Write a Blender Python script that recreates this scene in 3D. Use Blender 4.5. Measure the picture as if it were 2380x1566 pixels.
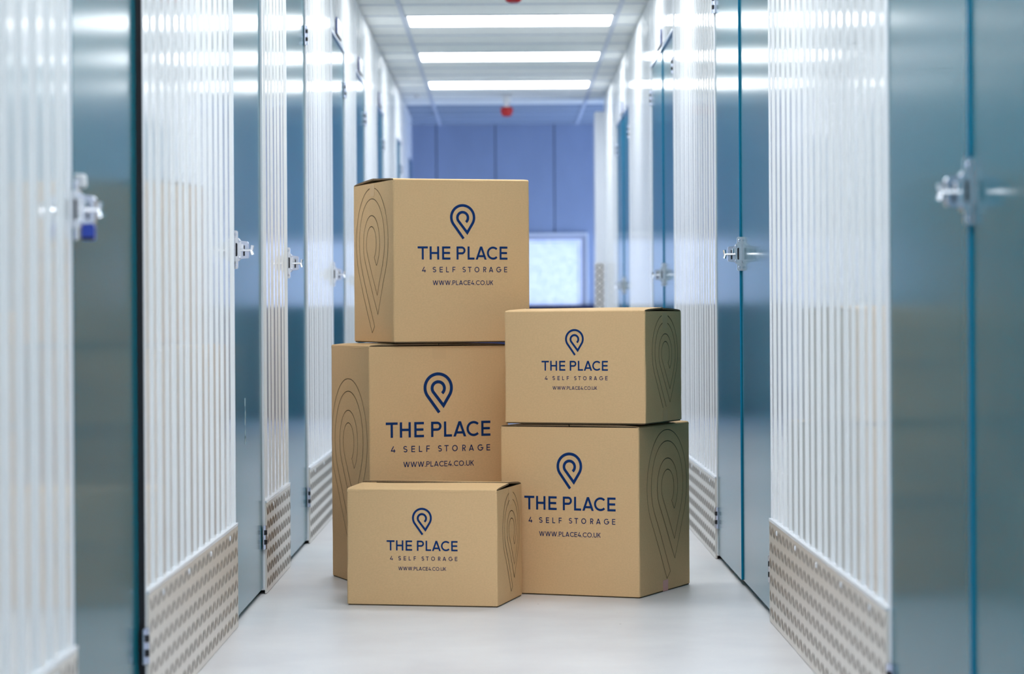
import bpy, math, random
from math import sin, cos, pi, radians, atan2, hypot
from mathutils import Vector, Matrix

random.seed(7)
for o in list(bpy.data.objects):
    bpy.data.objects.remove(o, do_unlink=True)
sc = bpy.context.scene
COL = sc.collection

# ------------------------------------------------------------------ camera
FPX, VPX, VPY, ROLL, HCAM = 6141.0, 1176.1, 737.1, 0.00604, 0.88
cam_d = bpy.data.cameras.new('camera')
cam = bpy.data.objects.new('camera', cam_d)
COL.objects.link(cam)
cam.location = (0, 0, HCAM)
cam.rotation_euler = (Matrix.Rotation(pi / 2, 4, 'X') @ Matrix.Rotation(-ROLL, 4, 'Z')).to_euler()
cam_d.sensor_width = 36.0
cam_d.sensor_fit = 'HORIZONTAL'
cam_d.lens = FPX / 2380 * 36
cam_d.shift_x = (1190 - VPX) / 2380
cam_d.shift_y = (VPY - 783) / 2380
cam_d.clip_start = 0.05
cam_d.dof.use_dof = True
cam_d.dof.focus_distance = 8.35
cam_d.dof.aperture_fstop = 3.7
sc.camera = cam

# ------------------------------------------------------------------ world, light levels, exposure
w = bpy.data.worlds.new('world')
sc.world = w
w.use_nodes = True
w.node_tree.nodes['Background'].inputs[0].default_value = (0.45, 0.6, 1.0, 1)
w.node_tree.nodes['Background'].inputs[1].default_value = 0.3
LAMP = 11.0           # emission of the ceiling panels
WINDOW = 0.62         # emission of the frosted window
PASSAGE_FILL = 4.8          # glow of unseen doors added in the side passages for far-end light
sc.view_settings.view_transform = 'Standard'
sc.view_settings.look = 'None'
sc.view_settings.exposure = 0.0
sc.view_settings.gamma = 1.0
sc.view_settings.use_curve_mapping = False
sc.cycles.use_denoising = True
sc.cycles.use_light_tree = False
sc.cycles.max_bounces = 7
sc.cycles.diffuse_bounces = 5
sc.cycles.glossy_bounces = 4
sc.cycles.transmission_bounces = 0
sc.cycles.caustics_reflective = False
sc.cycles.caustics_refractive = False
sc.cycles.use_adaptive_sampling = True
sc.cycles.adaptive_threshold = 0.03


# ------------------------------------------------------------------ materials
def mat(name, base, rough=0.5, metal=0.0, spec=0.5, noise=None, bump=None, coat=0.0, emit=None, sheen=None):
    m = bpy.data.materials.new(name)
    m.use_nodes = True
    nt = m.node_tree
    b = nt.nodes['Principled BSDF']
    b.inputs['Base Color'].default_value = (*base, 1)
    b.inputs['Roughness'].default_value = rough
    b.inputs['Metallic'].default_value = metal
    b.inputs['Specular IOR Level'].default_value = spec
    b.inputs['Coat Weight'].default_value = coat
    if emit:
        b.inputs['Emission Color'].default_value = (*emit[0], 1)
        b.inputs['Emission Strength'].default_value = emit[1]
    tc = None
    if noise or bump:
        tc = nt.nodes.new('ShaderNodeTexCoord')
        mp = nt.nodes.new('ShaderNodeMapping')
        nt.links.new(tc.outputs['Object'], mp.inputs['Vector'])
    if noise:   # (scale, amount, detail, (sx,sy,sz))
        sca, amt, det, st = noise
        mp.inputs['Scale'].default_value = st
        n = nt.nodes.new('ShaderNodeTexNoise')
        n.inputs['Scale'].default_value = sca
        n.inputs['Detail'].default_value = det
        nt.links.new(mp.outputs[0], n.inputs['Vector'])
        r = nt.nodes.new('ShaderNodeMapRange')
        r.inputs['From Min'].default_value = 0.25
        r.inputs['From Max'].default_value = 0.75
        r.inputs['To Min'].default_value = 1 - amt
        r.inputs['To Max'].default_value = 1 + amt
        nt.links.new(n.outputs['Fac'], r.inputs['Value'])
        mx = nt.nodes.new('ShaderNodeVectorMath')
        mx.operation = 'SCALE'
        mx.inputs[0].default_value = base
        nt.links.new(r.outputs[0], mx.inputs['Scale'])
        nt.links.new(mx.outputs[0], b.inputs['Base Color'])
    if bump:    # (scale, strength, distance, (sx,sy,sz))
        sca, stg, dist, st = bump
        mp2 = nt.nodes.new('ShaderNodeMapping')
        mp2.inputs['Scale'].default_value = st
        nt.links.new(tc.outputs['Object'], mp2.inputs['Vector'])
        n2 = nt.nodes.new('ShaderNodeTexNoise')
        n2.inputs['Scale'].default_value = sca
        n2.inputs['Detail'].default_value = 3
        nt.links.new(mp2.outputs[0], n2.inputs['Vector'])
        bp = nt.nodes.new('ShaderNodeBump')
        bp.inputs['Strength'].default_value = stg
        bp.inputs['Distance'].default_value = dist
        nt.links.new(n2.outputs['Fac'], bp.inputs['Height'])
        nt.links.new(bp.outputs[0], b.inputs['Normal'])
    return m


M = {}
M['clad'] = mat('white_coated_steel', (0.80, 0.82, 0.84), 0.07, spec=0.5)
M['trim'] = mat('white_trim', (0.80, 0.83, 0.88), 0.25)
M['teal'] = mat('teal_door_paint', (0.0, 0.125, 0.180), 0.15, spec=0.05)
M['teal_edge'] = mat('blue_edge_strip', (0.0, 0.25, 0.46), 0.35, spec=0.3)
M['alu'] = mat('tread_aluminium', (0.80, 0.765, 0.72), 0.42, metal=0.6)
M['alu_bar'] = mat('tread_bar_aluminium', (0.30, 0.265, 0.235), 0.32, metal=0.8)
M['chrome'] = mat('bright_zinc', (0.93, 0.94, 1.0), 0.13, metal=0.92)
M['steel'] = mat('hinge_steel', (0.66, 0.70, 0.84), 0.20, metal=0.9)
M['black'] = mat('black_rubber', (0.006, 0.007, 0.012), 0.6)
M['backing'] = mat('dark_backing', (0.03, 0.03, 0.035), 0.8)
M['kraft'] = mat('kraft_board', (0.745, 0.495, 0.262), 0.68, spec=0.12,
                 noise=(160, 0.05, 6, (1, 1, 1.6)), bump=(420, 0.06, 0.001, (1, 1, 0.25)))
M['kraft_edge'] = mat('kraft_cut_edge', (0.22, 0.145, 0.078), 0.85, noise=(500, 0.5, 2, (1, 1, 1)))
M['kraft_inside'] = mat('kraft_inside', (0.16, 0.105, 0.055), 0.9)  # dark brown standing in for shade in gaps and recesses
M['tape'] = mat('clear_brown_tape', (0.72, 0.475, 0.25), 0.45, spec=0.2)
M['tape_pink'] = mat('pink_tape', (0.78, 0.40, 0.36), 0.35)
M['ink'] = mat('blue_print_ink', (0.002, 0.032, 0.150), 0.55, spec=0.15)
M['ink_small'] = mat('dark_blue_print_ink', (0.012, 0.025, 0.110), 0.6, spec=0.15)
M['ink_line'] = mat('thin_dark_print_line', (0.035, 0.024, 0.010), 0.7, spec=0.1)
M['tile'] = mat('mineral_tile', (0.80, 0.82, 0.80), 0.9, noise=(14, 0.06, 5, (1, 3, 1)))
M['tile_slate'] = mat('slate_blue_painted_tile', (0.27, 0.33, 0.42), 0.9)  # dimness and blue cast of the far ceiling put into the tile colour
M['grid'] = mat('ceiling_grid_steel', (0.55, 0.60, 0.68), 0.5)
M['farpanel'] = mat('blue_grey_wall_panel', (0.33, 0.40, 0.55), 0.6, noise=(5, 0.06, 4, (1, 1, 0.5)))  # blue of the far-end daylight partly put into the base colour
M['navy'] = mat('navy_dado', (0.012, 0.020, 0.07), 0.5)
M['frame'] = mat('window_frame_paint', (0.52, 0.54, 0.64), 0.4)
M['plastic'] = mat('white_plastic', (0.82, 0.84, 0.88), 0.35)
M['red'] = mat('red_plastic', (0.42, 0.004, 0.010), 0.25)
M['blue_lock'] = mat('blue_padlock_shell', (0.012, 0.05, 0.40), 0.3)
M['sign'] = mat('sign_plate', (0.62, 0.65, 0.72), 0.3)
M['sign_edge'] = mat('sign_edge_blue', (0.02, 0.06, 0.30), 0.4)
M['slab'] = mat('ceiling_slab', (0.35, 0.38, 0.42), 0.9)
M['plain'] = mat('side_passage_paint', (0.55, 0.58, 0.64), 0.7)
M['lamp'] = mat('lamp_diffuser', (0.9, 0.9, 0.9), 0.5, emit=((0.955, 0.985, 1.0), LAMP))


def window_mat():
    m = mat('frosted_pane', (0.7, 0.75, 0.9), 0.35)
    nt = m.node_tree
    b = nt.nodes['Principled BSDF']
    tc = nt.nodes.new('ShaderNodeTexCoord')
    n = nt.nodes.new('ShaderNodeTexNoise')
    n.inputs['Scale'].default_value = 22
    n.inputs['Detail'].default_value = 4
    nt.links.new(tc.outputs['Object'], n.inputs['Vector'])
    r = nt.nodes.new('ShaderNodeValToRGB')
    r.color_ramp.elements[0].position = 0.3
    r.color_ramp.elements[0].color = (0.36, 0.47, 0.90, 1)
    r.color_ramp.elements[1].position = 0.62
    r.color_ramp.elements[1].color = (0.68, 0.80, 1.0, 1)
    nt.links.new(n.outputs['Fac'], r.inputs[0])
    nt.links.new(r.outputs[0], b.inputs['Emission Color'])
    b.inputs['Emission Strength'].default_value = WINDOW
    return m


M['pane'] = window_mat()
M['glazed'] = mat('daylit_glazing', (0.6, 0.7, 0.9), 0.3, emit=((0.52, 0.68, 1.0), PASSAGE_FILL))  # glow for the doors added in the side passages


def floor_mat():
    m = mat('sealed_concrete', (0.60, 0.595, 0.625), 0.34, spec=0.45)
    nt = m.node_tree
    b = nt.nodes['Principled BSDF']
    tc = nt.nodes.new('ShaderNodeTexCoord')
    n = nt.nodes.new('ShaderNodeTexNoise')
    n.inputs['Scale'].default_value = 3.0
    n.inputs['Detail'].default_value = 7
    n.inputs['Roughness'].default_value = 0.65
    nt.links.new(tc.outputs['Object'], n.inputs['Vector'])
    r = nt.nodes.new('ShaderNodeValToRGB')
    r.color_ramp.elements[0].position = 0.30
    r.color_ramp.elements[0].color = (0.70, 0.69, 0.715, 1)
    r.color_ramp.elements[1].position = 0.66
    r.color_ramp.elements[1].color = (0.79, 0.78, 0.795, 1)
    nt.links.new(n.outputs['Fac'], r.inputs[0])
    # sparse dark specks of grit
    v = nt.nodes.new('ShaderNodeTexVoronoi')
    v.inputs['Scale'].default_value = 9
    nt.links.new(tc.outputs['Object'], v.inputs['Vector'])
    lt = nt.nodes.new('ShaderNodeMath')
    lt.operation = 'LESS_THAN'
    lt.inputs[1].default_value = 0.028
    nt.links.new(v.outputs['Distance'], lt.inputs[0])
    sv = nt.nodes.new('ShaderNodeSeparateColor')
    nt.links.new(v.outputs['Color'], sv.inputs[0])
    gt = nt.nodes.new('ShaderNodeMath')
    gt.operation = 'GREATER_THAN'
    gt.inputs[1].default_value = 0.80
    nt.links.new(sv.outputs[0], gt.inputs[0])
    mu = nt.nodes.new('ShaderNodeMath')
    mu.operation = 'MULTIPLY'
    nt.links.new(lt.outputs[0], mu.inputs[0])
    nt.links.new(gt.outputs[0], mu.inputs[1])
    mix = nt.nodes.new('ShaderNodeMix')
    mix.data_type = 'RGBA'
    mix.inputs[7].default_value = (0.28, 0.27, 0.28, 1)
    nt.links.new(mu.outputs[0], mix.inputs[0])
    nt.links.new(r.outputs[0], mix.inputs[6])
    nt.links.new(mix.outputs[2], b.inputs['Base Color'])
    r2 = nt.nodes.new('ShaderNodeMapRange')
    r2.inputs['To Min'].default_value = 0.28
    r2.inputs['To Max'].default_value = 0.45
    nt.links.new(n.outputs['Fac'], r2.inputs['Value'])
    nt.links.new(r2.outputs[0], b.inputs['Roughness'])
    return m


M['floor'] = floor_mat()


# ------------------------------------------------------------------ mesh helpers
class MB:
    def __init__(s):
        s.v, s.f, s.mi = [], [], []
        s.cur = 0

    def face(s, pts):
        n = len(s.v)
        s.v += [tuple(p) for p in pts]
        s.f.append(tuple(range(n, n + len(pts))))
        s.mi.append(s.cur)

    def box(s, a, b):
        x0, x1 = sorted((a[0], b[0]))
        y0, y1 = sorted((a[1], b[1]))
        z0, z1 = sorted((a[2], b[2]))
        n = len(s.v)
        s.v += [(x0, y0, z0), (x1, y0, z0), (x1, y1, z0), (x0, y1, z0),
                (x0, y0, z1), (x1, y0, z1), (x1, y1, z1), (x0, y1, z1)]
        for q in ((0, 3, 2, 1), (4, 5, 6, 7), (0, 1, 5, 4), (1, 2, 6, 5), (2, 3, 7, 6), (3, 0, 4, 7)):
            s.f.append(tuple(n + i for i in q))
            s.mi.append(s.cur)
        return s

    def lit_box(s, a, b, face):
        # box whose one lit face (0 bottom, 2 front, 3 +x, 5 -x) takes the second material
        s.box(a, b)
        s.mi[-6 + face] = 1
        return s

    def cyl(s, p0, p1, r0, r1=None, n=14):
        r1 = r0 if r1 is None else r1
        p0, p1 = Vector(p0), Vector(p1)
        d = (p1 - p0).normalized()
        u = d.orthogonal().normalized()
        t = d.cross(u)
        k = len(s.v)
        for p, r in ((p0, r0), (p1, r1)):
            for i in range(n):
                a = 2 * pi * i / n
                s.v.append(tuple(p + u * r * cos(a) + t * r * sin(a)))
        for i in range(n):
            j = (i + 1) % n
            s.f.append((k + i, k + j, k + n + j, k + n + i))
            s.mi.append(s.cur)
        s.f.append(tuple(k + n - 1 - i for i in range(n)))
        s.mi.append(s.cur)
        s.f.append(tuple(k + n + i for i in range(n)))
        s.mi.append(s.cur)
        return s

    def lathe(s, c, prof, n=20):
        # prof: (radius, z) bottom to top around vertical axis at c
        k = len(s.v)
        for r, z in prof:
            for i in range(n):
                a = 2 * pi * i / n
                s.v.append((c[0] + r * cos(a), c[1] + r * sin(a), c[2] + z))
        for q in range(len(prof) - 1):
            for i in range(n):
                j = (i + 1) % n
                s.f.append((k + q * n + i, k + q * n + j, k + (q + 1) * n + j, k + (q + 1) * n + i))
                s.mi.append(s.cur)
        s.f.append(tuple(k + n - 1 - i for i in range(n)))
        s.mi.append(s.cur)
        e = k + (len(prof) - 1) * n
        s.f.append(tuple(e + i for i in range(n)))
        s.mi.append(s.cur)
        return s

    def prism(s, poly, axis, d0, d1):
        # poly: 2D points; axis 'x','y','z' extrusion; other coords in cyclic order
        def P(p, d):
            return {'x': (d, p[0], p[1]), 'y': (p[0], d, p[1]), 'z': (p[0], p[1], d)}[axis]
        n = len(poly)
        k = len(s.v)
        s.v += [P(p, d0) for p in poly] + [P(p, d1) for p in poly]
        for i in range(n):
            j = (i + 1) % n
            s.f.append((k + i, k + j, k + n + j, k + n + i))
            s.mi.append(s.cur)
        s.f.append(tuple(k + n - 1 - i for i in range(n)))
        s.mi.append(s.cur)
        s.f.append(tuple(k + n + i for i in range(n)))
        s.mi.append(s.cur)
        return s

    def mesh(s, name, mats, smooth=False):
        me = bpy.data.meshes.new(name)
        me.from_pydata(s.v, [], s.f)
        for m in (mats if isinstance(mats, (list, tuple)) else [mats]):
            me.materials.append(M[m])
        if isinstance(mats, (list, tuple)) and len(mats) > 1:
            me.polygons.foreach_set('material_index', s.mi)
        if smooth:
            me.polygons.foreach_set('use_smooth', [True] * len(me.polygons))
        me.update()
        return me

    def obj(s, name, mats, parent=None, loc=None, smooth=False, fix=False, bevel=0):
        me = s.mesh(name, mats, smooth)
        if fix:
            import bmesh
            bm = bmesh.new()
            bm.from_mesh(me)
            bmesh.ops.remove_doubles(bm, verts=bm.verts, dist=1e-6)
            bmesh.ops.recalc_face_normals(bm, faces=bm.faces)
            bm.to_mesh(me)
            bm.free()
        o = bpy.data.objects.new(name, me)
        COL.objects.link(o)
        if parent:
            o.parent = parent
        if loc is not None:
            o.location = loc
        if bevel:
            bv = o.modifiers.new('bevel', 'BEVEL')
            bv.width = bevel
            bv.segments = 2
            bv.limit_method = 'ANGLE'
        return o


def empty(name, loc=(0, 0, 0), rz=0.0):
    o = bpy.data.objects.new(name, None)
    COL.objects.link(o)
    o.location = loc
    o.rotation_euler = (0, 0, rz)
    o.empty_display_size = 0.1
    return o


def tag(o, label, cat, group=None, kind=None):
    o['label'] = label
    o['category'] = cat
    if group:
        o['group'] = group
    if kind:
        o['kind'] = kind
    return o


def inst(src, parent, loc=None, rot=None):
    o = src.copy()
    COL.objects.link(o)
    o.parent = parent
    if loc is not None:
        o.location = loc
    if rot is not None:
        o.rotation_euler = rot
    return o


# ------------------------------------------------------------------ room shell
HC = 2.56
YB, YF = -4.6, 23.1          # back of the corridor, far wall
LX, RX = -0.778, 0.762       # cladding crowns
L_END, R_END = 22.12, 20.25

fl = MB().box((-2.5, YB, -0.12), (2.5, YF + 0.02, 0.0)).obj('floor', 'floor')
tag(fl, 'pale grey sealed concrete corridor floor', 'floor', kind='structure')

# --- far wall
wf = MB().box((-2.5, YF + 0.03, 0), (2.5, YF + 0.15, HC + 0.1)).obj('wall_far', 'backing')
tag(wf, 'blue-grey panelled wall closing the far end of the corridor', 'wall', kind='structure')
x = -2.5 + 0.09
seams = [-0.60 + 0.515 * k for k in range(-7, 10)]
for a, b in zip(seams[:-1], seams[1:]):
    MB().box((a + 0.004, YF, 0.97), (b - 0.004, YF + 0.028, HC + 0.05)).obj('wall_panel', 'farpanel', wf, bevel=0.004)
# dark dado below the window
da = MB()
da.box((-2.5, YF - 0.035, 0.0), (2.5, YF + 0.03, 0.955))
da.box((-2.5, YF - 0.06, 0.955), (2.5, YF + 0.03, 0.985))
dd = da.obj('trim_1', 'navy')
tag(dd, 'dark navy boarding along the bottom of the far wall', 'wall trim', kind='structure')

# --- frosted window in the far wall
wn = empty('window_1', (0.0, YF, 0.985))
tag(wn, 'bright frosted window low in the blue-grey far wall', 'window', kind='structure')
WX0, WX1, WZ1 = -0.72, 0.72, 0.628


def frame_ring(x0, x1, z0, z1, t, y0, y1):
    m = MB()
    m.box((x0, y0, z0), (x0 + t, y1, z1))
    m.box((x1 - t, y0, z0), (x1, y1, z1))
    m.box((x0 + t, y0, z1 - t), (x1 - t, y1, z1))
    return m


frame_ring(WX0, WX1, 0.0, WZ1, 0.018, -0.035, -0.001).obj('architrave', 'plastic', wn, bevel=0.003)
frame_ring(WX0 + 0.018, WX1 - 0.018, 0.0, WZ1 - 0.018, 0.042, -0.020, -0.001).obj('window_frame', 'frame', wn, bevel=0.003)
frame_ring(WX0 + 0.075, WX1 - 0.075, 0.0, WZ1 - 0.075, 0.012, -0.016, -0.001).obj('glazing_bead', 'plastic', wn)
MB().lit_box((WX0 + 0.06, -0.008, 0.0), (WX1 - 0.06, -0.001, WZ1 - 0.06), 2).obj('pane', ['plastic', 'pane'], wn)

# --- side passages at the far end, wall behind the camera
for nm, a, b, lb in (
        ('wall_passage_left', (-2.5, L_END - 0.10, 0), (LX - 0.13, L_END, HC + 0.1), 'pale wall of the side passage beyond the left units'),
        ('wall_passage_right', (RX + 0.13, R_END - 0.10, 0), (2.5, R_END, HC + 0.1), 'pale wall of the side passage beyond the right units'),
        ('wall_back', (-1.2, YB - 0.1, 0), (1.2, YB, HC + 0.1), 'pale wall closing the corridor behind the viewer')):
    tag(MB().box(a, b).obj(nm, 'plain'), lb, 'wall', kind='structure')


for nm, sg, ya, lb in (('door_passage_left', -1, L_END, 'daylit glazed door closing the left side passage'),
                       ('door_passage_right', 1, R_END, 'daylit glazed doors closing the right side passage')):
    e = empty(nm, (2.4 * sg, (ya + YF) / 2, 0))  # added out of view to throw blue light on the far wall
    tag(e, lb, 'door', kind='structure')
    hw = (YF - ya) / 2
    MB().box((0, -hw, 0.0), (sg * 0.06, hw, 0.12)).obj('bottom_rail', 'frame', e)
    MB().box((0, -hw, 1.75), (sg * 0.06, hw, HC + 0.04)).obj('top_rail', 'frame', e)
    nst = 2 if hw < 0.6 else 4
    for k in range(nst):
        yy = -hw + 0.03 + (2 * hw - 0.06) * k / (nst - 1)
        MB().box((0, yy - 0.03, 0.12), (sg * 0.06, yy + 0.03, 1.75)).obj('stile', 'frame', e)
    for k in range(nst - 1):
        a = -hw + 0.06 + (2 * hw - 0.06) * k / (nst - 1)
        b = a + (2 * hw - 0.06) / (nst - 1) - 0.06
        MB().lit_box((sg * 0.025, a, 0.12), (sg * 0.035, b, 1.75), 5 if sg > 0 else 3).obj('pane', ['plastic', 'glazed'], e)


# ------------------------------------------------------------------ cladding
PITCH = (0.150, 0.112)


def rib_breaks(y0, y1):
    """profile points (y, offset into the wall) of the ribbed sheet"""
    pts = []
    y = YB
    i = 0
    P = []
    while y < YF:
        p = PITCH[i % 2]
        P += [(y, 0.0078), (y + p * 0.52, 0.0078), (y + p * 0.52 + 0.002, 0.0066), (y + p * 0.52 + 0.007, 0.0012), (y + p * 0.52 + 0.0095, 0.0), (y + p - 0.008, 0.0)]
        y += p
        i += 1
    # clip
    out = []
    for (a, oa), (b, ob) in zip(P[:-1], P[1:]):
        lo, hi = max(a, y0), min(b, y1)
        if lo < hi - 1e-9:
            f = lambda t: oa + (ob - oa) * (t - a) / (b - a)
            if not out:
                out.append((lo, f(lo)))
            out.append((hi, f(hi)))
    return out


def sheet(side, y0, y1, z0, z1, parent, name):
    """side -1 left wall, +1 right wall; each sheet is one pressed steel piece"""
    X = LX if side < 0 else RX
    pr = rib_breaks(y0, y1)
    m = MB()
    n = len(pr)
    for z in (z0, z1):
        for y, o in pr:
            m.v.append((X + side * o, y, z))
    for z in (z0, z1):
        for y, o in pr:
            m.v.append((X + side * (o + 0.001), y, z))
    for i in range(n - 1):
        q = (i, i + 1, n + i + 1, n + i)
        m.f.append(q if side > 0 else q[::-1])
        m.mi.append(0)
        q2 = tuple(2 * n + k for k in q)
        m.f.append(q2[::-1] if side > 0 else q2)
        m.mi.append(0)
    return m.obj(name, 'clad', parent)


bar_mesh_cache = {}


def tread(side, y0, y1, z0, z1, X, parent):
    """raised lozenge tread pattern, one joined part"""
    m = MB()
    c = 0.0465
    ny = int((y1 - y0) / c)
    nz = int((z1 - z0) / c)
    oy = (y1 - y0 - ny * c) / 2
    oz = (z1 - z0 - nz * c) / 2
    hgt = 0.0022
    for i in range(ny):
        for j in range(nz):
            cy, cz = y0 + oy + (i + .5) * c, z0 + oz + (j + .5) * c
            g = 1 if (i + j) % 2 == 0 else -1
            dy, dz, wy, wz = 0.0125 * g, 0.0165, 0.0048, 0.0036 * g
            b = len(m.v)
            m.v += [(X, cy - dy, cz - dz), (X, cy + wy, cz - wz), (X, cy + dy, cz + dz), (X, cy - wy, cz + wz)]
            m.v += [(X - side * hgt, cy - dy * .5, cz - dz * .5), (X - side * hgt, cy + dy * .5, cz + dz * .5)]
            for q in ((0, 1, 4), (1, 2, 5), (1, 5, 4), (2, 3, 5), (3, 0, 4), (3, 4, 5)):
                m.f.append(tuple(b + t for t in q))
                m.mi.append(0)
    o = m.obj('tread_pattern', 'alu_bar', parent, fix=False)
    o['kind'] = 'stuff'
    return o


def wall_section(side, y0, y1, wall, visible=True):
    """clad wall between two doors"""
    X = LX if side < 0 else RX
    n = max(1, round((y1 - y0) / 1.0))
    for k in range(n):
        a, b = y0 + (y1 - y0) * k / n, y0 + (y1 - y0) * (k + 1) / n
        sheet(side, a + 0.0008, b - 0.0008, 0.298, HC - 0.006, wall, 'cladding_sheet')
    KX = X - side * 0.008
    kp = MB()
    kp.box((KX, y0 + 0.004, 0.002), (KX + side * 0.006, y1 - 0.004, 0.292))
    kpo = kp.obj('kick_plate', 'alu', wall)
    if y1 > 3.2:
        tread(side, y0 + 0.006, y1 - 0.006, 0.008, 0.288, KX, kpo)
        nr = max(2, int((y1 - y0) / 0.42))
        for k in range(nr):
            yy = y0 + (k + .5) * (y1 - y0) / nr
            MB().cyl((KX - side * 0.0015, yy, 0.272), (KX - side * 0.0045, yy, 0.272), 0.008, 0.005, n=10).obj('rivet', 'plastic', kpo)
    MB().box((KX - side * 0.001, y0 + 0.004, 0.290), (X + side * 0.008, y1 - 0.004, 0.298)).obj('kick_trim', 'trim', wall)
    for yy in (y0, y1):
        e = 0.016
        ya, yb = (yy, yy + e) if yy == y0 else (yy - e, yy)
        MB().box((X - side * 0.003, ya, 0.012), (X + side * 0.02, yb, HC - 0.006)).obj('edge_trim', 'trim', wall, bevel=0.003)


# latch, hinge: prototype meshes (left-wall frame: +x into the corridor, y along, z up, origin on the leaf)
def latch_meshes():
    d = {}
    # tall strap standing off the leaf, its broad side towards the corridor mouth
    m = MB()
    m.prism([(0.0, -.055), (.012, -.055), (.0155, -.051), (.0155, .051), (.012, .055), (0.0, .055)], 'y', -0.004, 0.004)
    d['latch'] = m.mesh('latch', 'chrome')
    oc = [(.0, -.022), (.006, -.033), (.018, -.033), (.026, -.022), (.026, .022), (.018, .033), (.006, .033), (.0, .022)]
    m = MB()
    m.prism(oc, 'y', -0.013, -0.0041)
    m.prism(oc, 'y', 0.0041, 0.013)
    d['housing'] = m.mesh('housing', 'chrome')
    m = MB()
    m.prism([(.022, -.027), (.043, -.025), (.046, -.021), (.046, .018), (.043, .023), (.022, .026)], 'y', -0.011, 0.012)
    d['barrel'] = m.mesh('barrel', 'steel')
    m = MB()
    m.cyl((0.022, -0.016, -.002), (0.058, -0.016, -.002), .0042, n=10)
    m.cyl((0.054, -0.016, -.002), (0.058, -0.016, -.015), .0040, .0056, n=10)
    m.cyl((0.055, -0.016, -.004), (0.058, -0.016, .012), .0036, .0050, n=10)
    m.cyl((0.030, -0.016, .002), (0.030, -0.016, .016), .0036, n=10)
    d['bolt_handle'] = m.mesh('bolt_handle', 'chrome')
    m = MB()
    for zz in (-.044, .044):
        m.cyl((0.008, -0.004, zz), (0.008, -0.007, zz), .0042, .0030, n=10)
    for zz in (-.024, .024):
        m.cyl((0.020, -0.013, zz), (0.020, -0.017, zz), .0040, .0030, n=10)
    d['screw_heads'] = m.mesh('screw_heads', 'steel')
    m = MB()
    m.prism([(.0095, -.019), (.0135, -.019), (.0150, -.016), (.0150, .016), (.0135, .019), (.0095, .019)], 'y', -0.0136, -0.0125)
    m.box((0.031, -0.0118, -.018), (0.036, -0.0109, .012))
    d['slot'] = m.mesh('slot', 'black')
    m = MB()
    for k in range(5):
        z = -.0385 + k * .0154
        m.cur = k % 2
        m.cyl((.004, 0, z + .0006), (.004, 0, z + .0148), .0062, n=12)
    d['hinge'] = m.mesh('hinge', ['steel', 'black'])
    m = MB()
    m.box((-0.001, .002, -.038), (.0025, .026, .038))
    d['hinge_leaf'] = m.mesh('hinge_leaf', 'steel')
    return d


PROTO = latch_meshes()


def add(mesh, name, parent, loc=(0, 0, 0), rz=0.0):
    o = bpy.data.objects.new(name, mesh)
    COL.objects.link(o)
    o.parent = parent
    o.location = loc
    o.rotation_euler = (0, 0, rz)
    return o


def add_latch(door, x, y, z, side):
    l = add(PROTO['latch'], 'latch', door, (x, y, z))
    l.scale = (-side, 1, 1)
    for k in ('housing', 'barrel', 'bolt_handle', 'screw_heads', 'slot'):
        add(PROTO[k], k, l)
    return l


def add_hinge(door, x, y, z, side, toward):
    rz = 0.0 if side < 0 else pi
    h = add(PROTO['hinge'], 'hinge', door, (x, y, z), rz)
    hl = add(PROTO['hinge_leaf'], 'hinge_leaf', h)
    if toward * (1 if side < 0 else -1) < 0:
        hl.rotation_euler = (pi, 0, 0)
    return h


DOOR_H = 2.165


def door_leaf(door, side, x_face, y0, y1, name='leaf', thick=0.034, slant=0.0):
    m = MB()
    m.prism([(x_face - side * slant, y0), (x_face + side * slant, y1), (x_face + side * (thick + slant), y1), (x_face + side * (thick - slant), y0)],
            'z', 0.018, DOOR_H)
    return m.obj(name, 'teal', door, bevel=0.0015, fix=True)


DOORN = [0]


def make_door(side, ys, label, wall, latch_z=1.078, near=False):
    """ys: (y0, y1) single leaf, or (y0, ym, y1) two leaves"""
    X = LX if side < 0 else RX
    DOORN[0] += 1
    d = empty('door_%d' % DOORN[0], (0, 0, 0))
    tag(d, label, 'door', kind='structure')
    g = 0.003
    y0, y1 = ys[0], ys[-1]
    # header cladding above the door and the drip strip
    sheet(side, y0 + 0.001, y1 - 0.001, DOOR_H + 0.012, HC - 0.006, wall, 'header_sheet')
    MB().box((X - side * 0.005, y0, DOOR_H + 0.002), (X + side * 0.02, y1, DOOR_H + 0.014)).obj('drip_strip', 'steel', d)
    if len(ys) == 2:
        face = X + side * 0.004
        door_leaf(d, side, face, y0 + g, y1 - g, slant=0.0075 if near else 0.0)
        add_latch(d, face, y0 + 0.016, latch_z, side)
        for z in (0.182, 1.985):
            add_hinge(d, X - side * 0.001, y1 - 0.006, z, side, -1)
    else:
        ym = ys[1]
        f_near = X + side * 0.0065
        f_far = X + side * 0.001
        door_leaf(d, side, f_near, y0 + g, ym - 0.001)
        door_leaf(d, side, f_far, ym + 0.002, y1 - g)
        MB().box((f_far, ym, 0.02), (f_far + side * 0.005, ym + 0.0018, DOOR_H)).obj('edge_strip', 'teal_edge', d)
        add_latch(d, f_near, ym - 0.0145, latch_z, side)
        for z in (0.150, 2.012):
            add_hinge(d, X - side * 0.001, y0 + 0.006, z, side, 1)
            add_hinge(d, X - side * 0.001, y1 - 0.006, z, side, -1)
    return d


def make_wall(side, name, label, secs, end):
    X = LX if side < 0 else RX
    wmesh = MB().box((X + side * 0.06, YB, 0.0), (X + side * 0.12, end, HC + 0.1)).obj(name, 'backing')
    tag(wmesh, label, 'wall', kind='structure')
    return wmesh


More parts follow.
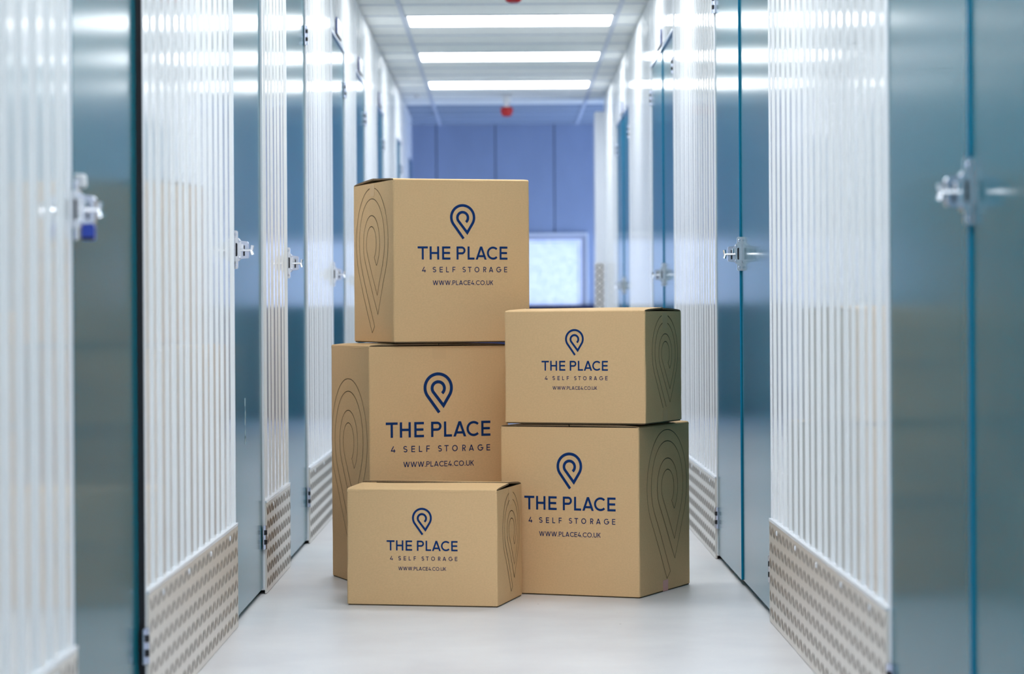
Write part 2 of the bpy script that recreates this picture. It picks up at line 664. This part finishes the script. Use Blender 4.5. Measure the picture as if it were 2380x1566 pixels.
wl = make_wall(-1, 'wall_left', 'white ribbed steel wall along the left side of the corridor', None, L_END)
wr = make_wall(1, 'wall_right', 'white ribbed steel wall along the right side of the corridor', None, R_END)

L_DOORS = [(-3.6, -2.7), (-0.8, 0.13), (1.55, 2.48), (4.73, 5.66), (7.555, 8.445), (9.39, 10.32), (11.87, 12.82), (13.78, 14.66),
           (16.03, 16.90), (18.90, 19.72), (21.20, 22.10)]
L_LAB = [None, None, None,
         'nearest teal door on the left, blurred, with a blue padlock hanging from its latch',
         'teal door on the left with a pale vertical scratch, next past the nearest left door',
         'narrow-looking teal door on the left, between a short kick plate and the stacked boxes',
         'teal door on the left just left of the top box, a number sign above it',
         'fourth teal door beyond the nearest on the left, second with a number sign above',
         'teal sliver of door on the left directly above the left corner of the top box',
         'far teal door on the left, last but one before the blue wall',
         'farthest teal door on the left, touching the blue far wall']
HID = ['teal door on the left wall behind the viewer', 'second teal door on the left behind the viewer', 'teal door on the left beside the viewer']
prev = YB
for i, (a, b) in enumerate(L_DOORS):
    wall_section(-1, prev, a, wl)
    make_door(-1, (a, b), L_LAB[i] or HID[i], wl, latch_z=1.078, near=(i == 3))
    prev = b
R_DOORS = [(-2.9, -1.95, -1.0), (3.45, 4.355, 5.255), (7.61, 8.62, 9.565), (11.91, 12.82, 13.72), (16.18, 17.15, 18.0)]
R_LAB = ['teal double door on the right wall behind the viewer',
         'nearest teal double door at the right edge, blurred, with bright blue centre edge',
         'teal double door on the right, in line with the stacked boxes, chrome latch at its centre edge',
         'teal double door on the right, just above the upper right box',
         'farthest small teal double door on the right, near the blue wall']
prev = YB
for i, d3 in enumerate(R_DOORS):
    wall_section(1, prev, d3[0], wr)
    make_door(1, d3, R_LAB[i], wr, latch_z=1.082)
    prev = d3[2]
wall_section(1, prev, R_END, wr)

# black strip standing in for the shaded hinge gap of the nearest left door
gk = MB()
gk.box((LX - 0.012, 5.652, 0.01), (LX + 0.0015, 5.660, DOOR_H))
gk.obj('gasket', 'black', bpy.data.objects['door_4'])
# pale scuff on the second left door
sf = MB()
for k in range(7):
    z0_ = 0.505 + 0.019 * k
    sf.box((LX - 0.0045, 7.885 + 0.006 * (k % 3), z0_), (LX - 0.0035, 7.905 + 0.006 * ((k + 1) % 3), z0_ + 0.024))
M['scuff'] = mat('pale_scuff', (0.30, 0.42, 0.48), 0.5)
sf.obj('scuff_mark', 'scuff', bpy.data.objects['door_5'])

# corner post closing the right row, with tread plate guard
cp = empty('corner_post', (0, R_END, 0))
tag(cp, 'white corner post with tread plate guard at the far end of the right wall', 'post', kind='structure')
MB().box((0.688, -0.02, 0.0), (RX + 0.12, 0.30, 2.45)).obj('post', 'trim', cp, bevel=0.006)
cg = MB().box((0.682, -0.026, 0.0), (RX - 0.01, 0.06, 1.29)).obj('guard_plate', 'alu', cp)
cm = MB()
for j in range(42):
    for i in range(2):
        cx_, cz_ = 0.702 + 0.032 * i, 0.02 + 0.0305 * j
        sgn = 1 if (i + j) % 2 else -1
        dx, dz, wx = 0.015 * sgn, 0.014, 0.006
        b0 = len(cm.v)
        cm.v += [(cx_ - dx, -0.026, cz_ - dz), (cx_ + wx, -0.026, cz_ - wx * sgn), (cx_ + dx, -0.026, cz_ + dz), (cx_ - wx, -0.026, cz_ + wx * sgn), (cx_, -0.029, cz_)]
        for q in ((0, 1, 4), (1, 2, 4), (2, 3, 4), (3, 0, 4)):
            cm.f.append(tuple(b0 + t for t in q))
            cm.mi.append(0)
ob = cm.obj('tread_pattern', 'black', cg)
ob['kind'] = 'stuff'

# number signs over the doors
for (side, y0, lab) in ((-1, 12.20, 'grey number sign above the left door beside the top box'),
                        (-1, 14.04, 'second grey number sign, above the next left door further back'),
                        (-1, 16.25, 'small grey number sign above a far left door'),
                        (1, 12.78, 'grey number sign above the right double door behind the upper right box'),
                        (1, 17.0, 'small grey number sign above the farthest right double door')):
    X = LX if side < 0 else RX
    s = empty('number_sign', (X - side * 0.002, y0, 2.195))
    tag(s, lab, 'sign', 'unit number signs over the doors')
    MB().box((0, 0, 0), (-side * 0.006, 0.30, 0.075)).obj('plate', 'sign', s, bevel=0.002)
    MB().box((0, -0.003, 0), (-side * 0.0065, 0.0, 0.075)).obj('edge_strip', 'sign_edge', s)
    MB().box((0, 0.0, -0.004), (-side * 0.0065, 0.30, -0.0005)).obj('lower_lip', 'black', s)

# padlock and white sensor on the nearest left door
pl = empty('padlock', (LX + 0.030, 4.742, 1.078))
tag(pl, 'blue padlock hanging from the latch of the nearest left door', 'padlock')
m = MB()
m.prism([(-.010, -.056), (.010, -.056), (.012, -.053), (.012, -.030), (.009, -.026), (-.009, -.026), (-.012, -.030), (-.012, -.053)], 'y', -0.009, 0.009)
m.obj('lock_body', 'blue_lock', pl, bevel=0.002, fix=True)
m = MB()
for s_ in (-1, 1):
    m.cyl((0.008 * s_, 0, -.028), (0.008 * s_, 0, -.010), .0022, n=8)
for k in range(8):
    a0, a1 = pi * k / 8, pi * (k + 1) / 8
    m.cyl((0.008 * cos(a0), 0, -.010 + .008 * sin(a0)), (0.008 * cos(a1), 0, -.010 + .008 * sin(a1)), .0022, n=8)
m.obj('shackle', 'chrome', pl, fix=True, smooth=True)
m = MB()
m.box((-0.0105, -0.0098, -.0545), (.0105, -0.009, -.050))
m.obj('base_band', 'black', pl)
sn = MB()
sn.prism([(-.011, -.013), (.009, -.013), (.013, -.009), (.012, .010), (.008, .013), (-.012, .013)], 'y', -0.010, 0.010)
sno = sn.obj('door_sensor', 'plastic', loc=(LX + 0.010, 4.765, 1.130), fix=True, bevel=0.003)
tag(sno, 'small white plastic sensor above the latch of the nearest left door', 'sensor')
MB().cyl((0, -0.011, 0), (0, -0.0095, 0), 0.003, n=8).obj('sensor_screw', 'steel', sno)

# ------------------------------------------------------------------ ceiling
ce = MB().box((-2.5, YB, HC + 0.04), (2.5, YF + 0.15, HC + 0.16)).obj('ceiling', 'slab')
tag(ce, 'grey suspended tile ceiling of the corridor', 'ceiling', kind='structure')
GX0, GX1 = -0.565, 0.630
ROW = 0.516
Y0 = 14.72
k0 = math.floor((YB - Y0) / ROW) + 1
k1 = math.floor((YF - Y0) / ROW)
tile_cache = {}


def tile(x0, x1, y0, ln, mt='tile'):
    key = (round(x0, 3), round(x1, 3), round(ln, 3), mt)
    if key not in tile_cache:
        b = 0.006
        m = MB()
        W_, L_ = x1 - x0, ln
        # bevelled underside
        lo = [(b, b, 0), (W_ - b, b, 0), (W_ - b, L_ - b, 0), (b, L_ - b, 0)]
        mi = [(0, 0, .005), (W_, 0, .005), (W_, L_, .005), (0, L_, .005)]
        up = [(p[0], p[1], .018) for p in mi]
        m.face(lo[::-1])
        for i in range(4):
            j = (i + 1) % 4
            m.face([lo[i], lo[j], mi[j], mi[i]])
            m.face([mi[i], mi[j], up[j], up[i]])
        m.face(up)
        tile_cache[key] = m.mesh('ceiling_tile', mt)
    o = bpy.data.objects.new('ceiling_tile', tile_cache[key])
    COL.objects.link(o)
    o.parent = ce
    o.location = (x0, y0, HC + 0.004)


T = 0.011
LIGHTS = []
for k in range(k0, k1 + 1):
    y = Y0 + k * ROW
    ln = min(ROW, YF - y)
    if ln < 0.05:
        continue
    cols = [(-0.80, GX0), (GX0, GX1), (GX1, 0.80)]
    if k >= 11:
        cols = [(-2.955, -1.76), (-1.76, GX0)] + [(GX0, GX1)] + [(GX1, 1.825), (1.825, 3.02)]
    for ci, (a, b) in enumerate(cols):
        mid = (a == GX0)
        if mid and k % 4 == 0 and k <= 8:
            LIGHTS.append((y, k))
            continue
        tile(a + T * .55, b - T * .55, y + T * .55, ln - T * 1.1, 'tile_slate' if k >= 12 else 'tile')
    MB().box((cols[0][0], y - T, HC), (cols[-1][1], y + T, HC + 0.006)).obj('grid_bar', 'grid', ce)
for gx in (GX0, GX1):
    MB().box((gx - 0.013, YB, HC - 0.002), (gx + 0.013, YF, HC + 0.007)).obj('grid_runner', 'grid', ce)

LAB_L = {0: 'nearest visible ceiling light panel, at the top of the view',
         4: 'middle one of the three visible ceiling light panels',
         8: 'farthest and smallest of the three visible ceiling light panels'}
for (y, k) in LIGHTS:
    li = empty('ceiling_light', ((GX0 + GX1) / 2, y + ROW / 2, HC))
    tag(li, LAB_L.get(k) or 'ceiling light panel out of view, the %s one towards the viewer from the visible three' % (
        ['first', 'second', 'third', 'fourth', 'fifth', 'sixth', 'seventh', 'eighth', 'ninth', 'tenth'][-k // 4 - 1]), 'light', 'flat ceiling light panels')
    hx, hy = (GX1 - GX0) / 2 - 0.012, ROW / 2 - 0.006
    fr = MB()
    t = 0.014
    for a, b in (((-hx, -hy), (-hx + t, hy)), ((hx - t, -hy), (hx, hy)), ((-hx + t, -hy), (hx - t, -hy + 0.003)), ((-hx + t, hy - 0.003), (hx - t, hy))):
        fr.box((a[0], a[1], -0.003), (b[0], b[1], 0.03))
    fr.obj('frame', 'plastic', li)
    MB().lit_box((-hx + t, -hy + 0.003, 0.0), (hx - t, hy - 0.003, 0.02), 0).obj('diffuser', ['plastic', 'lamp'], li)

# red alarm sounders and small round detector
for (y, xx, lab) in ((20.05, 0.015, 'red fire alarm sounder under the dim far ceiling'),
                     (12.80, 0.045, 'red fire alarm sounder cut off by the top of the view')):
    a = empty('fire_alarm', (xx, y, HC))
    tag(a, lab, 'fire alarm', 'red alarm sounders on the ceiling')
    MB().lathe((0, 0, 0), [(0.028, -0.055), (0.034, -0.045), (0.036, -0.012), (0.046, -0.008), (0.048, 0.0)]).obj('base', 'plastic', a, smooth=True, fix=True)
    MB().lathe((0, 0, 0), [(0.018, -0.085), (0.018, -0.055)]).obj('stem', 'plastic', a, fix=True)
    MB().lathe((0, 0, 0), [(0.022, -0.158), (0.036, -0.152), (0.046, -0.130), (0.049, -0.108), (0.047, -0.090), (0.030, -0.084)], n=24).obj('red_dome', 'red', a, smooth=True, fix=True)
dt = empty('smoke_detector', (-0.655, 19.9, HC))
tag(dt, 'small round white detector on the ceiling left of the farthest light', 'detector')
MB().lathe((0, 0, 0), [(0.018, -0.030), (0.030, -0.026), (0.032, -0.012)]).obj('head', 'plastic', dt, smooth=True, fix=True)
MB().lathe((0, 0, 0), [(0.034, -0.012), (0.038, -0.009), (0.038, 0.0)]).obj('base', 'plastic', dt, fix=True)


# ------------------------------------------------------------------ lettering
def stroke(m, pts, s, closed=False, xf=None):
    """flat ribbon of width s along pts (2D), appended to MB m through transform xf(u,v)->3D"""
    n = len(pts)
    L, R_ = [], []
    for i in range(n):
        p = pts[i]
        if closed:
            a, b = pts[i - 1], pts[(i + 1) % n]
        else:
            a, b = pts[max(i - 1, 0)], pts[min(i + 1, n - 1)]
        d1 = (p[0] - a[0], p[1] - a[1])
        d2 = (b[0] - p[0], b[1] - p[1])
        l1, l2 = hypot(*d1), hypot(*d2)
        if l1 < 1e-9:
            d1, l1 = d2, l2
        if l2 < 1e-9:
            d2, l2 = d1, l1
        n1 = (-d1[1] / l1, d1[0] / l1)
        n2 = (-d2[1] / l2, d2[0] / l2)
        bx, by = n1[0] + n2[0], n1[1] + n2[1]
        bl = hypot(bx, by)
        if bl < 1e-6:
            bx, by, bl = n1[0], n1[1], 1
        bx, by = bx / bl, by / bl
        k = 1 / max(0.35, bx * n1[0] + by * n1[1])
        L.append((p[0] + bx * s / 2 * k, p[1] + by * s / 2 * k))
        R_.append((p[0] - bx * s / 2 * k, p[1] - by * s / 2 * k))
    rng = range(n if closed else n - 1)
    for i in rng:
        j = (i + 1) % n
        m.face([xf(*R_[i]), xf(*R_[j]), xf(*L[j]), xf(*L[i])])


def arc(cx, cy, rx, ry, a0, a1, n=20):
    return [(cx + rx * cos(radians(a0 + (a1 - a0) * i / n)), cy + ry * sin(radians(a0 + (a1 - a0) * i / n))) for i in range(n + 1)]


def glyph(ch, w, s):
    t = s / 2
    if ch == 'T':
        return [[(0, 1 - t), (w, 1 - t)], [(w / 2, 1 - t), (w / 2, 0)]]
    if ch == 'H':
        return [[(t, 0), (t, 1)], [(w - t, 0), (w - t, 1)], [(t, .5), (w - t, .5)]]
    if ch == 'E':
        return [[(w, 1 - t), (t, 1 - t), (t, t), (w, t)], [(t, .505), (w * .95, .505)]]
    if ch == 'F':
        return [[(w, 1 - t), (t, 1 - t), (t, 0)], [(t, .49), (w * .93, .49)]]
    if ch == 'L':
        return [[(t, 1), (t, t), (w, t)]]
    if ch in 'PR':
        y2 = .40 + t
        r = (1 - t - y2) / 2
        cx = max(t, w - t - r)
        g = [[(t, 0), (t, 1 - t), (cx, 1 - t)] + arc(cx, 1 - t - r, r, r, 90, -90, 16)[1:] + [(t, y2)]]
        if ch == 'R':
            g.append([(w * .48, y2), (w - t * 1.1, 0)])
        return g
    if ch == 'A':
        q = s * 1.10
        return [('poly', [(0, 0), (q, 0), (w / 2 + q * .5, 1), (w / 2 - q * .5, 1)]),
                ('poly', [(w - q, 0), (w, 0), (w / 2 + q * .5, 1), (w / 2 - q * .5, 1)]), [(w * .17, .265), (w * .83, .265)]]
    if ch == 'C':
        return [arc(.5, .5, .5 - t, .5 - t, 44, 316, 30)]
    if ch == 'G':
        r = .5 - t
        return [arc(.5, .5, r, r, 46, 345, 30) + [(.5 + r, .48)], [(.5 + r + t, .48), (.54, .48)]]
    if ch == 'O':
        return [('loop', arc(w / 2, .5, w / 2 - t, .5 - t, 0, 360, 36)[:-1])]
    if ch == '4':
        return [[(w * .62, 1), (t * 1.2, .26), (w, .26)], [(w * .74, .52), (w * .74, 0)]]
    if ch == 'S':
        rx, ry = w / 2 - t, (1 - s) / 4
        cx = w / 2
        return [arc(cx, 1 - t - ry, rx * .95, ry, 28, 270, 18) + arc(cx, t + ry, rx, ry, 90, -152, 18)[1:]]
    if ch == 'W':
        q = s * 1.06
        xs = [(0, 1), (w * .285 - q / 2, 0), (w * .5 - q / 2, 1), (w * .715 - q / 2, 0), (w - q, 1)]
        return [('poly', [(a[0], a[1]), (a[0] + q, a[1]), (b[0] + q, b[1]), (b[0], b[1])]) for a, b in zip(xs[:-1], xs[1:])]
    if ch == 'U':
        r = w / 2 - t
        return [[(t, 1), (t, t + r)] + arc(w / 2, t + r, r, r, 180, 360, 16)[1:] + [(w - t, 1)]]
    if ch == 'K':
        return [[(t, 0), (t, 1)], [(w - t, 1), (t * 1.6, .42)], [(w * .38, .60), (w - t * .8, 0)]]
    if ch == '.':
        return [[(0, t), (w, t)]]
    return []


NATW = dict(W=1.22, P=.66, L=.54, A=.84, C=.83, E=.60, O=.97, U=.70, K=.66)
NATW['4'] = .68
NATW['.'] = .15
# measured letter cells: (char, x0, x1) in pixels of the print's own frame, 740 units wide
LINE1 = [('T', 0, 83), ('H', 98, 175), ('E', 199, 267), ('P', 317, 391), ('L', 408, 465), ('A', 474, 566), ('C', 568, 654), ('E', 674, 740)]
LINE2 = [('4', 34, 66), ('S', 121, 150), ('E', 178, 204), ('L', 231, 254), ('F', 283, 307), ('S', 365, 392), ('T', 410, 440), ('O', 465, 504),
         ('R', 537, 562), ('A', 584, 620), ('G', 646, 681), ('E', 711, 737)]


def put_glyph(m, ch, wd, s, cap, x, y, kx, xf):
    for g in glyph(ch, wd, s):
        tagd = g[0] if isinstance(g, tuple) else None
        pts = [(x + p[0] * cap * kx, y + p[1] * cap) for p in (g[1] if tagd else g)]
        if tagd == 'poly':
            ar = sum(pts[i - 1][0] * pts[i][1] - pts[i][0] * pts[i - 1][1] for i in range(len(pts)))
            m.face([xf(*p) for p in (pts if ar > 0 else pts[::-1])])
        else:
            stroke(m, pts, s * cap, tagd == 'loop', xf)


def letters_explicit(m, line, cap, y, s, xf):
    for ch, a, b in line:
        put_glyph(m, ch, (b - a) / cap, s, cap, a, y, 1.0, xf)


def letters_natural(m, text, cap, x0, x1, y, s, xf):
    gap = .13
    tot = sum(NATW[c] for c in text) + gap * (len(text) - 1)
    k = (x1 - x0) / (tot * cap)
    x = x0
    for c in text:
        put_glyph(m, c, NATW[c], s, cap, x, y, k, xf)
        x += (NATW[c] + gap) * cap * k


def mark_path():
    """centre line of the map-pin spiral, y up, origin at the ring centre"""
    Rr, r = 93.5, 43.5
    Tt, V = (6, -167), (36, -120)
    p = [Tt] + arc(0, 0, Rr, Rr, 216, -31.6, 44) + [V]
    p += arc(0, -3, r, r, 217.9, -52, 34)
    return p


def offset_path(pts, d):
    out = []
    n = len(pts)
    for i in range(n):
        a, p, b = pts[max(i - 1, 0)], pts[i], pts[min(i + 1, n - 1)]
        d1 = (p[0] - a[0], p[1] - a[1])
        d2 = (b[0] - p[0], b[1] - p[1])
        l1, l2 = hypot(*d1) or 1, hypot(*d2) or 1
        if i == 0:
            d1, l1 = d2, l2
        if i == n - 1:
            d2, l2 = d1, l1
        n1 = (-d1[1] / l1, d1[0] / l1)
        n2 = (-d2[1] / l2, d2[0] / l2)
        bx, by = n1[0] + n2[0], n1[1] + n2[1]
        bl = hypot(bx, by) or 1
        bx, by = bx / bl, by / bl
        k = 1 / max(0.35, bx * n1[0] + by * n1[1])
        out.append((p[0] + bx * d * k, p[1] + by * d * k))
    return out


# ------------------------------------------------------------------ cartons
def carton(name, loc, ang, W, D, H, seam, label, text_w, cap_z, side_face, pin, tape_ends, bulge=0.003, flap_rise=(0.006, 0.007), pink=False, seed=1, ox=0.002, power=0.7):
    rnd = random.Random(seed)
    root = empty(name, loc, ang)
    tag(root, label, 'box', 'printed cardboard boxes')
    rc = 0.005
    zb, zt = 0.004, H - 0.004
    ph = [rnd.uniform(0, 6) for _ in range(6)]

    def bul(u, z):        # outward bulge at u in 0..1 along a face
        v = (z - zb) / (zt - zb)
        return bulge * max(0, sin(pi * u)) * max(0.0, sin(pi * max(0, min(1, v)))) + 0.0006 * sin(9 * u + ph[0]) * sin(7 * v + ph[1])

    # body: rounded rectangular shell
    N, R = 12, 14
    per = []      # (x, y, nx, ny, u)
    faces = [((-W / 2 + rc, 0), (W / 2 - rc, 0), (0, -1)), ((W / 2, rc), (W / 2, D - rc), (1, 0)),
             ((W / 2 - rc, D), (-W / 2 + rc, D), (0, 1)), ((-W / 2, D - rc), (-W / 2, rc), (-1, 0))]
    for fi, (a, b, nn) in enumerate(faces):
        for i in range(N + 1):
            u = i / N
            per.append((a[0] + (b[0] - a[0]) * u, a[1] + (b[1] - a[1]) * u, nn[0], nn[1], u))
        n2 = faces[(fi + 1) % 4][2]
        mx, my = (nn[0] + n2[0]) / 2 ** .5, (nn[1] + n2[1]) / 2 ** .5
        cxx = b[0] - nn[0] * rc
        cyy = b[1] - nn[1] * rc
        per.append((cxx + mx * rc, cyy + my * rc, mx, my, None))
    m = MB()
    zs = [zb + (zt - zb) * j / R for j in range(R + 1)]
    n = len(per)
    for z in zs:
        for (x, y, nx, ny, u) in per:
            o = bul(u, z) if u is not None else 0.0004 * sin(z * 60 + ph[2])
            m.v.append((x + nx * o, y + ny * o, z))
    for j in range(R):
        for i in range(n):
            k = (i + 1) % n
            m.f.append((j * n + i, j * n + k, (j + 1) * n + k, (j + 1) * n + i))
            m.mi.append(0)
    # rim thickness and inside deck coloured dark for the shade within
    base = len(m.v)
    for (x, y, nx, ny, u) in per:
        m.v.append((x - nx * 0.005, y - ny * 0.005, zt))
    for (x, y, nx, ny, u) in per:
        m.v.append((x - nx * 0.005, y - ny * 0.005, zt - 0.006))
    for i in range(n):
        k = (i + 1) % n
        m.f.append((R * n + i, R * n + k, base + k, base + i))
        m.mi.append(1)
        m.f.append((base + i, base + k, base + n + k, base + n + i))
        m.mi.append(2)
    m.f.append(tuple(base + n + i for i in range(n)))
    m.mi.append(2)
    body = m.obj('body', ['kraft', 'kraft_edge', 'kraft_inside'], root)
    for p_ in body.data.polygons:
        p_.use_smooth = False

    # flaps: hinge line along U, reaching across to the middle; map (u along hinge, v across, z)
    if seam == 'x':
        UL, VL = W, D
        maps = [lambda u, v, z: (u - W / 2, v, z), lambda u, v, z: (W / 2 - u, D - v, z)]
    else:
        UL, VL = D, W
        maps = [lambda u, v, z: (-W / 2 + v, D - u, z), lambda u, v, z: (W / 2 - v, u, z)]
    th = 0.005

    def flap(fmap, rise, nm, up=True, crook=0.0):
        mm = MB()
        nu = 10
        prof = []
        for q in range(5):
            a = pi / 2 * q / 4
            prof.append((0.008 - 0.008 * cos(a), -0.010 + 0.010 * sin(a)))
        for q in range(1, 7):
            v = 0.008 + (VL / 2 - 0.0015 - 0.008) * q / 6
            prof.append((v, rise * (v / (VL / 2)) ** power))
        cols = []
        for i in range(nu + 1):
            u = 0.002 + (UL - 0.004) * i / nu
            top, bot = [], []
            for (v, z) in prof:
                e = crook * sin(u / UL * 5.2 + ph[3]) * v / (VL / 2)
                zz = z + e
                top.append((u, v - 0.0002, zz))
                bot.append((u, v + (0.004 if v < 0.009 else 0), zz - th if v > 0.009 else zz - 0.002))
            cols.append((top, bot))

        def P(t):
            z = H + t[2] if up else -t[2]
            return fmap(t[0], t[1], z)
        for i in range(nu):
            for q in range(len(prof) - 1):
                for s_ in (0, 1):
                    a, b = cols[i][s_], cols[i + 1][s_]
                    quad = [P(a[q]), P(b[q]), P(b[q + 1]), P(a[q + 1])]
                    mm.cur = 0
                    mm.face(quad)
        for c in (cols[0], cols[-1]):
            for q in range(len(prof) - 1):
                mm.cur = 1
                mm.face([P(c[0][q]), P(c[0][q + 1]), P(c[1][q + 1]), P(c[1][q])])
        for i in range(nu):
            mm.cur = 1
            mm.face([P(cols[i][0][-1]), P(cols[i + 1][0][-1]), P(cols[i + 1][1][-1]), P(cols[i][1][-1])])
            mm.face([P(cols[i][0][0]), P(cols[i + 1][0][0]), P(cols[i + 1][1][0]), P(cols[i][1][0])])
        return mm.obj(nm, ['kraft', 'kraft_edge'], root, fix=True, smooth=False)

    flap(maps[0], flap_rise[0], 'top_flap', crook=0.0012)
    flap(maps[1], flap_rise[1], 'top_flap', crook=0.0012)
    # bottom closing flaps, slightly inset: dark colour deepens the thin shadow line under the walls
    for s_ in (0, 1):
        b = MB()
        if seam == 'x':
            b.box((-W / 2 + 0.004, 0.003 if s_ == 0 else D / 2 + 0.001, 0.0), (W / 2 - 0.004, D / 2 - 0.001 if s_ == 0 else D - 0.003, 0.0042))
        else:
            b.box((-W / 2 + 0.003 if s_ == 0 else 0.001, 0.004, 0.0), (-0.001 if s_ == 0 else W / 2 - 0.003, D - 0.004, 0.0042))
        b.obj('bottom_flap', 'kraft_inside', root)

    # transforms onto faces
    EPS = 0.0007

    def xf_front(x, z):
        return (x, -bul((x + W / 2) / W, z) - EPS, z)

    def xf_side(y, z):      # y measured along the side, 0 at front
        if side_face == 'R':
            return (W / 2 + bul(y / D, z) + EPS, y, z)
        return (-W / 2 - bul(1 - y / D, z) - EPS, y, z)

    # print on the front face
    k = text_w / 740.0

    def to_face(px, py):
        return xf_front(ox + (px - 370) * k, cap_z + py * k)
    mm = MB()
    letters_explicit(mm, LINE1, 103, 0, 0.158, to_face)
    mm.obj('brand_lettering', 'ink', root)
    mm = MB()
    letters_explicit(mm, LINE2, 42, -99, 0.145, to_face)
    mm.obj('tagline_lettering', 'ink_small', root)['kind'] = 'stuff'
    mm = MB()
    letters_natural(mm, 'WWW.PLACE4.CO.UK', 36, 121, 619, -199, 0.140, to_face)
    mm.obj('web_lettering', 'ink_small', root)['kind'] = 'stuff'
    mm = MB()
    stroke(mm, mark_path(), 21, False, lambda px, py: to_face(370 + px, 331 + py))
    mm.obj('pin_mark', 'ink', root)

    # thin pin outline on the side face: pin = (y centre, z top, height, z cut, line)
    yc, ztop, hh, zcut = pin
    ku = hh / 282.0
    kx = ku * 1.05
    mir = 1 if side_face == 'R' else -1
    path = mark_path()
    mm = MB()
    left, right = offset_path(path, 10.5), offset_path(path, -10.5)
    outline = left + right[::-1]
    seg = []
    lw = 0.0021

    def dense(pp):
        out = []
        for a, b in zip(pp, pp[1:] + pp[:1]):
            nn_ = max(1, int(hypot(b[0] - a[0], b[1] - a[1]) / 12))
            out += [(a[0] + (b[0] - a[0]) * t_ / nn_, a[1] + (b[1] - a[1]) * t_ / nn_) for t_ in range(nn_)]
        return out
    pp = [(yc + mir * p[0] * kx, ztop - 104 * ku + p[1] * ku) for p in dense(outline)]
    runs, cur = [], []
    for p in pp + pp[:1]:
        hid = p[1] < zcut or any(abs(p[0] - yc) < 0.020 and (z0_ < p[1] < z1_) for (z0_, z1_) in tape_ends.get('gaps', []))
        if hid:
            if len(cur) > 1:
                runs.append(cur)
            cur = []
        else:
            cur.append(p)
    if len(cur) > 1:
        runs.append(cur)
    for r_ in runs:
        stroke(mm, r_, lw, False, xf_side)
    mm.obj('pin_outline', 'ink_line', root)

    # tapes: list of (face, centre, z0, z1, material)
    for (fc, c, z0_, z1_, mt) in tape_ends.get('strips', []):
        mm = MB()
        nz = 6
        tw = 0.024
        f = xf_front if fc == 'F' else xf_side
        for i in range(nz):
            a, b = z0_ + (z1_ - z0_) * i / nz, z0_ + (z1_ - z0_) * (i + 1) / nz
            pts = [f(c - tw, a), f(c + tw, a), f(c + tw, b), f(c - tw, b)]
            mm.face(pts if (fc == 'F' or side_face == 'R') else pts[::-1])
        o = mm.obj('tape', mt, root)
        sl = o.modifiers.new('thick', 'SOLIDIFY')
        sl.thickness = 0.0003
        sl.offset = -1
    # tape along the seam on top
    if tape_ends.get('top'):
        mm = MB()
        zt_ = H + max(flap_rise) + 0.0008
        if seam == 'x':
            mm.box((-W / 2 + 0.002, D / 2 - 0.024, zt_ - 0.004), (W / 2 - 0.002, D / 2 + 0.024, zt_ - 0.0036))
        else:
            mm.box((-0.024, 0.002, zt_ - 0.004), (0.024, D - 0.002, zt_ - 0.0036))
        mm.obj('tape', 'tape', root)
    return root


A_ = (0.4738, 0.3557, 0.3578)
B_ = (0.4704, 0.4763, 0.536)
C_ = (0.4790, 0.4645, 0.7907)

carton('cardboard_box', (-0.2617, 8.0607, 0.0), -0.2162, *A_, 'x',
       'small cardboard box on the floor, frontmost, overlapping the tall box behind it',
       0.223, 0.1695, 'R', (0.190, 0.340, 0.315, 0.026), {'gaps': [(0.29, 0.345)], 'strips': [('S', 0.178, 0.300, 0.350, 'tape')]},
       flap_rise=(0.008, 0.0125), seed=3)
carton('cardboard_box', (0.1959, 8.3363, 0.0), -0.4044, *B_, 'y',
       'medium cardboard box on the floor at right, pink tape at the foot of its side',
       0.310, 0.270, 'R', (0.255, 0.517, 0.486, 0.034), {'strips': [('S', 0.238, 0.001, 0.036, 'tape_pink')]},
       flap_rise=(0.0048, 0.0048), seed=5, power=0.25)
carton('cardboard_box', (0.2141, 8.3229, 0.5425), -0.3877, *A_, 'x',
       'small cardboard box standing on top of the medium box at right',
       0.223, 0.168, 'R', (0.185, 0.343, 0.325, 0.040), {'gaps': [(0.305, 0.350)], 'strips': [('S', 0.185, 0.300, 0.350, 'tape'), ('S', 0.185, 0.006, 0.040, 'tape')]},
       flap_rise=(0.008, 0.008), seed=8)
carton('cardboard_box', (-0.1431, 8.6767, 0.7980), 0.3307, *B_, 'x',
       'topmost cardboard box, standing on the tall box at left',
       0.310, 0.272, 'L', (0.247, 0.517, 0.493, 0.0), {'gaps': [(0.495, 0.53)], 'strips': [('S', 0.240, 0.488, 0.528, 'tape')]},
       flap_rise=(0.010, 0.011), seed=11)
carton('cardboard_box', (-0.2207, 8.6734, 0.0), 0.3328, *C_, 'y',
       'tall cardboard box at left, between the topmost box and the floor',
       0.360, 0.489, 'L', (0.240, 0.678, 0.560, 0.0), {'strips': [('F', 0.0, 0.745, 0.783, 'tape')]},
       flap_rise=(0.0056, 0.0056), seed=13, ox=-0.004, power=0.25)
